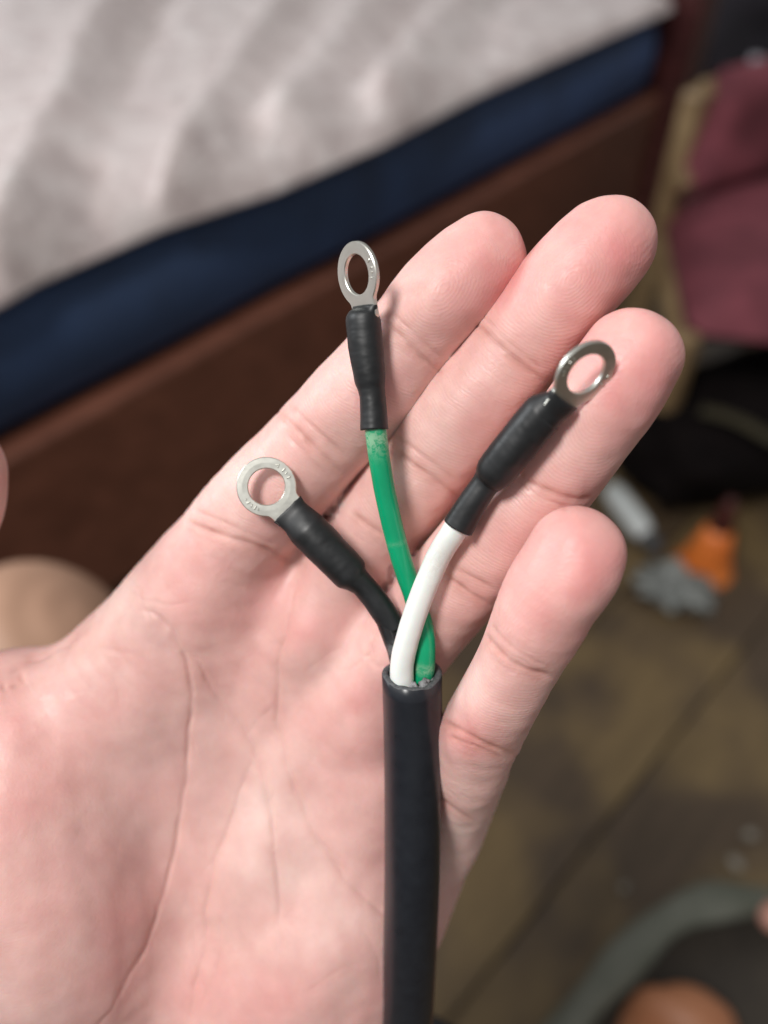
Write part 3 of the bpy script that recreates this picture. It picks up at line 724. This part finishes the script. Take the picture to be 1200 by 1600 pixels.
# ---- papillary ridges: phase in mm that follows each finger, loops on the tips
phase = np.zeros(nv, np.float32); bestd = np.full(nv, 1e9, np.float32)
for name, ch in FINGERS.items():
    seglen = np.r_[0, np.cumsum(np.linalg.norm(np.diff(ch[:, :3], axis=0), axis=1))]
    for i in range(len(ch) - 1):
        a, d = ch[i, :3], ch[i + 1, :3] - ch[i, :3]; dd = d @ d
        t = ((X - a) @ d) / dd; t = np.clip(t, 0, 1) if i < len(ch) - 2 else np.clip(t, 0, 5); v = X - a - t[:, None] * d; r = np.linalg.norm(v, axis=1) - (ch[i, 3] + t * (ch[i + 1, 3] - ch[i, 3]))
        k = r < bestd
        al = seglen[i] + t * (seglen[i + 1] - seglen[i]); side = v[:, 0] * 0.75 - v[:, 1] * 0.6
        loop = np.sqrt((al - 9.0) ** 2 * 0.6 + side ** 2 + 0.2) * 1.05
        w = np.clip((al - 15.0) / 5.0, 0, 1)
        ph = loop * (1 - w) + ((al - 9.0) * 0.82 + 0.018 * side ** 2 + 0.1 * side) * w
        phase[k] = ph[k]; bestd[k] = r[k]
pw = np.clip((bestd - 0.3) / 2.0, 0, 1)                     # 0 on the fingers, 1 on the palm
phase2 = X[:, 0] * 0.45 - X[:, 1] * 0.85 + 1.5 * wavy(30, 21) + 0.25 * wavy(7, 22)
phase += 0.22 * wavy(7, 22)
X2 = X + G * disp[:, None]
W = np.array(HC)[None] + (X2[:, :1] * np.array(RGT)[None] + X2[:, 1:2] * np.array(UPV)[None] - X2[:, 2:3] * np.array(FWD)[None]) * 0.001
org = np.array(Lw(P(-60, 1700, -30)))
me1.vertices.foreach_set('co', (W - org).astype(np.float32).ravel())
ca = me1.attributes.new('skin', 'FLOAT_COLOR', 'POINT'); ca.data.foreach_set('color', np.concatenate([Cc, np.ones((nv, 1))], 1).astype(np.float32).ravel())
for nm_, ar in (('ridge', phase), ('ridge_palm', phase2), ('palm', pw)):
    pa = me1.attributes.new(nm_, 'FLOAT', 'POINT'); pa.data.foreach_set('value', ar.astype(np.float32))
me1.polygons.foreach_set('use_smooth', np.ones(len(me1.polygons), bool)); me1.update()
def skin_mat():
    m, nt, b = new_mat('skin')
    at = N(nt, 'ShaderNodeAttribute', attribute_name='skin')
    n1 = noise_tex(nt, 420, 5, 0.6); n2 = noise_tex(nt, 140, 4, 0.6)
    mx = N(nt, 'ShaderNodeMix', data_type='RGBA', blend_type='MULTIPLY'); mx.inputs['Factor'].default_value = 1.0
    nt.links.new(at.outputs['Color'], mx.inputs['A']); nt.links.new(ramp(nt, n2, [(0.3, (0.93, 0.86, 0.86)), (0.7, (1.04, 1.05, 1.05))]), mx.inputs['B'])
    nt.links.new(mx.outputs['Result'], b.inputs['Base Color'])
    b.subsurface_method = 'RANDOM_WALK'
    b.inputs['Subsurface Weight'].default_value = 0.45
    b.inputs['Subsurface Radius'].default_value = (1.0, 0.32, 0.16); b.inputs['Subsurface Scale'].default_value = 0.0022
    b.inputs['Specular IOR Level'].default_value = 0.36
    nt.links.new(ramp(nt, n1, [(0.3, (0.36,) * 3), (0.7, (0.56,) * 3)]), b.inputs['Roughness'])
    sines = []
    for an in ('ridge', 'ridge_palm'):
        ra = N(nt, 'ShaderNodeAttribute', attribute_name=an)
        mul = N(nt, 'ShaderNodeMath', operation='MULTIPLY'); mul.inputs[1].default_value = 2 * math.pi / 0.52
        sn = N(nt, 'ShaderNodeMath', operation='SINE'); nt.links.new(ra.outputs['Fac'], mul.inputs[0]); nt.links.new(mul.outputs[0], sn.inputs[0]); sines.append(sn.outputs[0])
    pwn = N(nt, 'ShaderNodeAttribute', attribute_name='palm'); soft = N(nt, 'ShaderNodeMath', operation='MULTIPLY'); soft.inputs[1].default_value = 0.45
    nt.links.new(sines[1], soft.inputs[0])
    rm = N(nt, 'ShaderNodeMix', data_type='FLOAT'); nt.links.new(pwn.outputs['Fac'], rm.inputs['Factor']); nt.links.new(sines[0], rm.inputs['A']); nt.links.new(soft.outputs[0], rm.inputs['B'])
    amt = N(nt, 'ShaderNodeMath', operation='MULTIPLY'); nt.links.new(rm.outputs['Result'], amt.inputs[0])
    nt.links.new(ramp(nt, n2, [(0.30, (0.25,) * 3), (0.65, (1,) * 3)]), amt.inputs[1])       # ridges worn away in places
    nrm = bump(nt, b, amt.outputs[0], 0.30, 0.00004)
    vo = N(nt, 'ShaderNodeTexVoronoi', feature='DISTANCE_TO_EDGE'); vo.inputs['Scale'].default_value = 900
    tc = N(nt, 'ShaderNodeTexCoord'); nt.links.new(tc.outputs['Object'], vo.inputs['Vector'])
    nrm = bump(nt, b, vo.outputs['Distance'], 0.3, 0.00016, nrm)
    bump(nt, b, n1, 0.35, 0.00018, nrm)
    return m
me1.name = 'hand'; me1.materials.clear(); me1.materials.append(skin_mat())
hand = bpy.data.objects.new('hand', me1); COL.objects.link(hand); hand.location = org
tag(hand, 'open left hand, palm up with relaxed fingers, holding the cable end', 'hand')

# ==================================================================== THE CABLE
def jacket_mat():
    m, nt, b = new_mat('black_rubber_jacket')
    n1 = noise_tex(nt, 300, 4); n2 = noise_tex(nt, 1500, 3)
    nt.links.new(ramp(nt, n1, [(0.3, (0.011, 0.013, 0.018)), (0.7, (0.014, 0.017, 0.023))]), b.inputs['Base Color'])
    nt.links.new(ramp(nt, n1, [(0.3, (0.27,) * 3), (0.7, (0.35,) * 3)]), b.inputs['Roughness'])
    bump(nt, b, n2, 0.08, 0.00003); return m
def shrink_mat():
    m, nt, b = new_mat('black_heat_shrink')
    n1 = noise_tex(nt, 260, 4); n2 = noise_tex(nt, 900, 4, 0.65)
    nt.links.new(ramp(nt, n1, [(0.3, (0.007, 0.008, 0.009)), (0.75, (0.015, 0.017, 0.019))]), b.inputs['Base Color'])
    nt.links.new(ramp(nt, n1, [(0.3, (0.40,) * 3), (0.7, (0.54,) * 3)]), b.inputs['Roughness'])
    bump(nt, b, n2, 0.2, 0.00008); return m
def wire_mat(name, c1, c2, scuff, rough):
    m, nt, b = new_mat(name)
    at = N(nt, 'ShaderNodeAttribute', attribute_name='scuff')
    n1 = noise_tex(nt, 900, 5, 0.7, dist=1.2); n2 = noise_tex(nt, 120, 3)
    c = ramp(nt, n2, [(0.3, c1), (0.7, c2)])
    mu = N(nt, 'ShaderNodeMath', operation='MULTIPLY'); nt.links.new(at.outputs['Fac'], mu.inputs[0])
    nt.links.new(ramp(nt, n1, [(0.40, (0.1,) * 3), (0.56, (1,) * 3)]), mu.inputs[1])
    mx = N(nt, 'ShaderNodeMix', data_type='RGBA'); nt.links.new(mu.outputs[0], mx.inputs['Factor']); nt.links.new(c, mx.inputs['A']); mx.inputs['B'].default_value = (*scuff, 1)
    nt.links.new(mx.outputs['Result'], b.inputs['Base Color']); b.inputs['Roughness'].default_value = rough
    b.inputs['Subsurface Weight'].default_value = 0.15; b.inputs['Subsurface Scale'].default_value = 0.001
    bump(nt, b, n1, 0.25, 0.00010); return m
def metal_mat():
    m, nt, b = new_mat('tinned_terminal')
    n1 = noise_tex(nt, 700, 4); n2 = noise_tex(nt, 200, 3)
    nt.links.new(ramp(nt, n2, [(0.3, (0.66, 0.66, 0.60)), (0.7, (0.72, 0.72, 0.665))]), b.inputs['Base Color'])
    b.inputs['Metallic'].default_value = 1.0
    nt.links.new(ramp(nt, n1, [(0.3, (0.34,) * 3), (0.7, (0.42,) * 3)]), b.inputs['Roughness'])
    bump(nt, b, n1, 0.15, 0.00008); return m
M_jack, M_shr, M_met = jacket_mat(), shrink_mat(), metal_mat()
M_green = wire_mat('green_insulation', (0.002, 0.30, 0.135), (0.004, 0.36, 0.165), (0.27, 0.50, 0.32), 0.2)
M_whitew = wire_mat('white_insulation', (0.79, 0.83, 0.80), (0.84, 0.87, 0.84), (0.55, 0.52, 0.44), 0.32)
M_blackw = wire_mat('black_insulation', (0.012, 0.012, 0.013), (0.02, 0.02, 0.022), (0.35, 0.36, 0.36), 0.25)
M_fill = simple('grey_paper_filler', (0.07, 0.075, 0.08), (0.30, 0.31, 0.32), 900, 0.7)

JR = 5.7
jst = [(643.5, 1052, 23), (644.5, 1100, 19.6), (645, 1150, 16.4), (645, 1250, 10.6), (643, 1400, 1.6), (636, 1600, -11), (625, 1800, -27), (600, 1960, -46), (540, 2040, -70), (470, 1960, -92), (470, 1780, -100), (565, 1622, -98), (690, 1626, -95), (800, 1760, -100), (860, 1950, -120)]
jp = resample(catmull([P(*s) for s in jst], 12), 150)
cable = empty('power_cable', Lw(P(636, 1600, -12)), 'black three-wire power cable with white, green and black wires ending in ring terminals', 'cable')
def add_mm(name, vs, fs, mat, parent, label=None, scuff=None, smooth=True):
    o = mesh_obj(name, [Lw(v) for v in vs], fs, mat, parent, smooth=smooth); fix_normals(o)
    if label: o['label'] = label
    if scuff is not None:
        a = o.data.attributes.new('scuff', 'FLOAT', 'POINT'); a.data.foreach_set('value', np.array(scuff, np.float32))
    return o
# jacket: open tube with a wall and an unevenly cut rim
def jacket():
    seg = 48; path = [Vector(p) for p in jp]
    t0 = (path[0] - path[1]).normalized()
    outer, _ = sweep(path, [JR] * len(path), seg=seg, up=(0, 0, 1)); 
    ip = [path[0] - t0 * d for d in np.linspace(0, 14, 12)]
    inner, _ = sweep(ip, [JR - 1.25] * len(ip), seg=seg, up=(0, 0, 1))
    vs, fs = [], []
    n = len(path)
    def rag(k, s):
        a = 2 * math.pi * k / seg
        return 0.28 * math.sin(2 * a + 1) + 0.16 * math.sin(5 * a + s) + 0.10 * math.sin(11 * a + 2 * s)
    outer = [v + (t0 * rag(i, 0.0) if i < seg else Vector()) for i, v in enumerate(outer)]
    mid = []
    for k in range(seg):
        c = (outer[k] + inner[k] + t0 * rag(k, 0)) / 2; mid.append(c + t0 * 0.14)
    inner = [v + (t0 * (rag(i, 0.6) - 0.1) if i < seg else Vector()) for i, v in enumerate(inner)]
    vs = outer + mid + inner; no = len(outer); nm = no + seg
    for i in range(n - 1):
        for k in range(seg):
            k2 = (k + 1) % seg; fs.append((i * seg + k, i * seg + k2, (i + 1) * seg + k2, (i + 1) * seg + k))
    for k in range(seg):
        k2 = (k + 1) % seg
        fs.append((k, no + k, no + k2, k2)); fs.append((no + k, nm + k, nm + k2, no + k2))
    for i in range(len(ip) - 1):
        for k in range(seg):
            k2 = (k + 1) % seg; fs.append((nm + i * seg + k, nm + (i + 1) * seg + k, nm + (i + 1) * seg + k2, nm + i * seg + k2))
    fs.append(tuple(nm + (len(ip) - 1) * seg + k for k in range(seg))); fs.append(tuple((n - 1) * seg + k for k in range(seg)))
    j = add_mm('jacket', vs, fs, M_jack, cable)
    j.data.materials.append(simple('cut_rubber', (0.05, 0.055, 0.06), (0.10, 0.105, 0.11), 1500, 0.7))
    r0 = (n - 1) * seg
    for k in range(r0, r0 + 2 * seg): j.data.polygons[k].material_index = 1
    # torn paper filler between the wires, a little below the rim
    for q, (dx, dz, r, s) in enumerate(((2.2, 3.0, 1.2, 3), (-3.0, 3.0, 0.9, 8), (3.2, 1.4, 1.0, 5), (0.2, 3.3, 1.0, 11))):
        c = path[0] - t0 * 1.6 + Vector((dx, 0, 0)) + Vector((0, -0.3, 0.95)) * dz
        bm = bmesh.new(); bmesh.ops.create_icosphere(bm, subdivisions=3, radius=1)
        bv = [c + Vector((v.co.x * r, v.co.y * r * 1.5, v.co.z * r * .6)) * (1 + 0.6 * mnoise.noise(v.co * 2.2 + Vector((s, s, s)))) for v in bm.verts]
        bf = [tuple(v.index for v in f.verts) for f in bm.faces]; bm.free()
        add_mm('paper_filler', bv, bf, M_fill, j)
jacket()
T0 = (Vector(jp[0]) - Vector(jp[1])).normalized()
def wire(pts, r, mat, label, scuffs, bumps=0.02, nn=90):
    pr = resample(catmull(pts, 10), nn); seg = 28
    vs, fs = sweep([Vector(q) for q in pr], [r] * nn, seg=seg, up=(0, 0, 1), wob=lambda t, a: bumps * mnoise.noise(Vector((t * 22, math.cos(a) * 1.3, math.sin(a) * 1.3))))
    sc = []
    for i in range(nn):
        x = max([s * math.exp(-((i / (nn - 1) - c) / w) ** 2) for c, w, s in scuffs] + [0]); sc += [x] * seg
    return add_mm('insulated_wire', vs, fs, mat, cable, label, sc)
def inside(dx, dz, depth):
    return tuple(Vector(jp[0]) - T0 * depth + Vector((dx, 0, 0)) + Vector((0, -0.3, 0.95)) * dz)
w_white = wire([inside(-1.75, 1.75, 12), inside(-1.75, 1.75, 4), P(628, 1040, 26), P(639, 990, 28.5), P(660, 928, 31), P(684, 872, 33.5), P(706, 835, 37.5), P(720, 812, 39.5)], 2.22, M_whitew, 'white insulated wire bending in front of the green one', [(0.12, 0.05, .25), (0.80, 0.10, .3)])
w_green = wire([inside(1.95, 0.2, 12), inside(1.95, 0.2, 4), P(664, 1030, 24), P(662, 985, 24), P(646, 930, 22.5), P(626, 870, 25.5), P(607, 795, 29.5), P(594, 725, 33), P(587, 672, 35), P(585, 650, 35.5)], 1.97, M_green, 'green insulated wire with whitish scuffs near both ends', [(0.215, 0.014, .7), (0.935, 0.04, .9), (0.62, 0.006, .3)])
w_black = wire([inside(-1.6, -2.2, 12), inside(-1.6, -2.2, 4), P(621, 1022, 21), P(612, 995, 21), P(600, 965, 21), P(585, 940, 21.5)], 1.85, M_blackw, 'short black insulated wire behind the white one', [(0.62, 0.05, .3)])

def terminal(parent, ring_c, tongue, nrm, label, marks):
    """flat ring with a tongue; ring_c, tongue are mm points; nrm the face normal"""
    c, t = Vector(ring_c), Vector(tongue); u = (c - t).normalized(); nrm = Vector(nrm); nrm = (nrm - u * nrm.dot(u)).normalized(); s = u.cross(nrm)
    RO, RI, TH, WT = 5.6, 3.45, 0.45, 3.15; Lt = (c - t).length + 2.5
    K = 96; R = []
    for k in range(K):
        a = 2 * math.pi * k / K                                  # 0 = towards the tongue
        r = RO
        if math.cos(a) > 0: r = max(RO, min(Lt / max(math.cos(a), 1e-3), WT / max(abs(math.sin(a)), 1e-3)))
        R.append(r)
    R = np.array(R)
    for _ in range(3):
        Rs = (np.roll(R, 1) + 2 * R + np.roll(R, -1)) / 4; R = np.where(R > Lt * 0.97, R, np.maximum(Rs, RO))
    rings = []                                                  # cross-section loops: radius factor, height
    def loop(rad, h):
        return [c - u * (math.cos(2 * math.pi * k / K) * rad[k]) + s * (math.sin(2 * math.pi * k / K) * rad[k]) + nrm * h for k in range(K)]
    one = np.ones(K); bv = 0.14
    seq = [(R - bv, TH), (R, TH - bv), (R, -TH + bv), (R - bv, -TH), (one * (RI + bv), -TH), (one * RI, -TH + bv), (one * RI, TH - bv), (one * (RI + bv), TH), (one * (RI * .5 + RO * .5), TH + 0.02)]
    vs, fs = [], []
    for rad, h in seq: vs += loop(rad, h)
    m = len(seq)
    for i in range(m):
        i2 = (i + 1) % m
        for k in range(K):
            k2 = (k + 1) % K; fs.append((i * K + k, i * K + k2, i2 * K + k2, i2 * K + k))
    # stamped strokes around the ring
    for a, ln, tilt in marks:
        a = math.radians(a); p = c - u * (math.cos(a) * 4.5) + s * (math.sin(a) * 4.5) + nrm * (TH + 0.02)
        d = (-u * math.cos(a + tilt) + s * math.sin(a + tilt)); e = d.cross(nrm); b0 = len(vs)
        for hz, k in ((-0.05, 1.0), (0.16, 0.6)):
            for sx, sy in ((-1, -1), (1, -1), (1, 1), (-1, 1)): vs.append(p + d * (sx * ln * k) + e * (sy * 0.14 * k) + nrm * hz)
        fs += [(b0 + 4, b0 + 5, b0 + 6, b0 + 7)] + [(b0 + i, b0 + (i + 1) % 4, b0 + 4 + (i + 1) % 4, b0 + 4 + i) for i in range(4)]
    return add_mm('ring_terminal', vs, fs, M_met, parent, label, smooth=False)
def shrink(parent, st, nrm, label, seed, wk):
    """stations: point mm, half width across, half thickness along the terminal normal"""
    a = resample([(*p, w * wk, t * wk) for p, w, t in st], 96); seg = 40
    for _ in range(2): a[1:-1] = (a[:-2] + 2 * a[1:-1] + a[2:]) / 4
    pts = [Vector(q[:3]) for q in a]
    wob = lambda t, an: 0.022 * mnoise.noise(Vector((t * 9 + seed, math.cos(an) * 1.2, math.sin(an) * 1.2))) + 0.012 * mnoise.noise(Vector((t * 40 + seed, math.cos(an) * 3, math.sin(an) * 3)))
    vs, fs = sweep(pts, [q[3] for q in a], [q[4] for q in a], up=nrm, seg=seg, caps=False, wob=wob)
    n = len(pts)
    # wall thickness at both cut ends
    for e, i0, step in ((0, 0, 1), (1, n - 1, -1)):
        b0 = len(vs); c = pts[i0]; tn = (pts[i0] - pts[i0 + step]).normalized()
        for k in range(seg):
            an = 2 * math.pi * k / seg; vs[i0 * seg + k] = vs[i0 * seg + k] + tn * (0.18 * mnoise.noise(Vector((math.cos(an) * 2, math.sin(an) * 2, seed + e * 7))))
        for f, dp in ((0.88, 0.05), (0.80, -0.15), (0.78, -2.0)):
            for k in range(seg): vs.append(c + (vs[i0 * seg + k] - c) * f + tn * dp)
        prev = i0 * seg
        for q in range(3):
            for k in range(seg):
                k2 = (k + 1) % seg; fs.append((prev + k, prev + k2, b0 + q * seg + k2, b0 + q * seg + k))
            prev = b0 + q * seg
    return add_mm('heat_shrink', vs, fs, M_shr, parent, label)
MK = [(70, .45, .1), (82, .3, .5), (92, .5, 0), (108, .45, .2), (112, .2, 1.2), (-62, .3, .3), (-70, .45, 0), (-80, .35, .4), (-90, .4, -.2), (-100, .25, 1)]
# black wire's terminal: almost face on
nb = (0.22, -0.16, 0.96)
terminal(w_black, P(416.5, 760.5, 24), P(451, 798, 23.5), nb, 'bright ring terminal on the black wire, facing the camera', MK)
shrink(w_black, [(P(449, 796, 23.5), 3.35, 1.05), (P(458, 805, 23.5), 3.1, 1.2), (P(467, 813, 23.4), 3.2, 2.0), (P(479, 826, 23.2), 3.55, 3.0), (P(500, 847, 23), 3.6, 3.2), (P(535, 883, 22.6), 3.45, 3.2), (P(549, 898, 22.4), 3.35, 3.1), (P(556, 905, 22.2), 2.5, 2.5), (P(566, 913, 22), 2.2, 2.2), (P(585, 935, 21.5), 2.25, 2.2), (P(602, 960, 21), 2.3, 2.25), (P(616, 981, 20.3), 2.3, 2.25)], nb, 'black heat-shrink sleeve over the black wire\'s crimp', 1.0, 1.055)
# green wire's terminal: turned aside
ng = (-0.80, 0.0, 0.60)
terminal(w_green, P(559.5, 429, 38.5), P(570, 480, 37.2), ng, 'ring terminal on the green wire, seen at an angle', MK[:5])
shrink(w_green, [(P(570, 478, 37.3), 3.2, 1.0), (P(570, 485, 37.1), 3.0, 1.5), (P(568.5, 492, 37), 3.0, 2.4), (P(567.5, 500, 37), 3.05, 2.8), (P(571, 540, 36.6), 3.0, 2.8), (P(577, 585, 36), 2.75, 2.55), (P(578.5, 597, 35.8), 2.65, 2.45), (P(580, 606, 35.6), 2.3, 2.25), (P(582, 618, 35.5), 2.15, 2.15), (P(584, 645, 35.2), 2.2, 2.2), (P(585, 671, 34.9), 2.35, 2.35)], ng, 'black heat-shrink sleeve over the green wire\'s crimp', 5.0, 1.09)
# white wire's terminal: turned the other way
uw = (Vector(P(916, 583, 52)) - Vector(P(880, 625, 49.5))).normalized()
nw = Vector((0.50, -0.43, 0.75))
terminal(w_white, P(914, 583, 57.5), P(880, 625, 55), nw, 'ring terminal on the white wire, tilted above the ring finger', MK[2:])
shrink(w_white, [(P(881.5, 623.5, 55), 3.2, 1.3), (P(873, 632, 54.3), 2.95, 1.7), (P(862, 637, 53.3), 2.9, 2.3), (P(848, 646, 52), 3.15, 2.95), (P(830, 668, 50.5), 3.15, 3.0), (P(795, 710, 47.5), 3.1, 3.0), (P(774, 737, 45), 3.05, 2.9), (P(765, 748, 43), 2.4, 2.4), (P(757, 758, 42.4), 2.05, 2.1), (P(738, 786, 41), 2.2, 2.2), (P(716, 823, 38.8), 2.5, 2.4)], tuple(nw), 'black heat-shrink sleeve over the white wire\'s crimp', 9.0, 1.15)
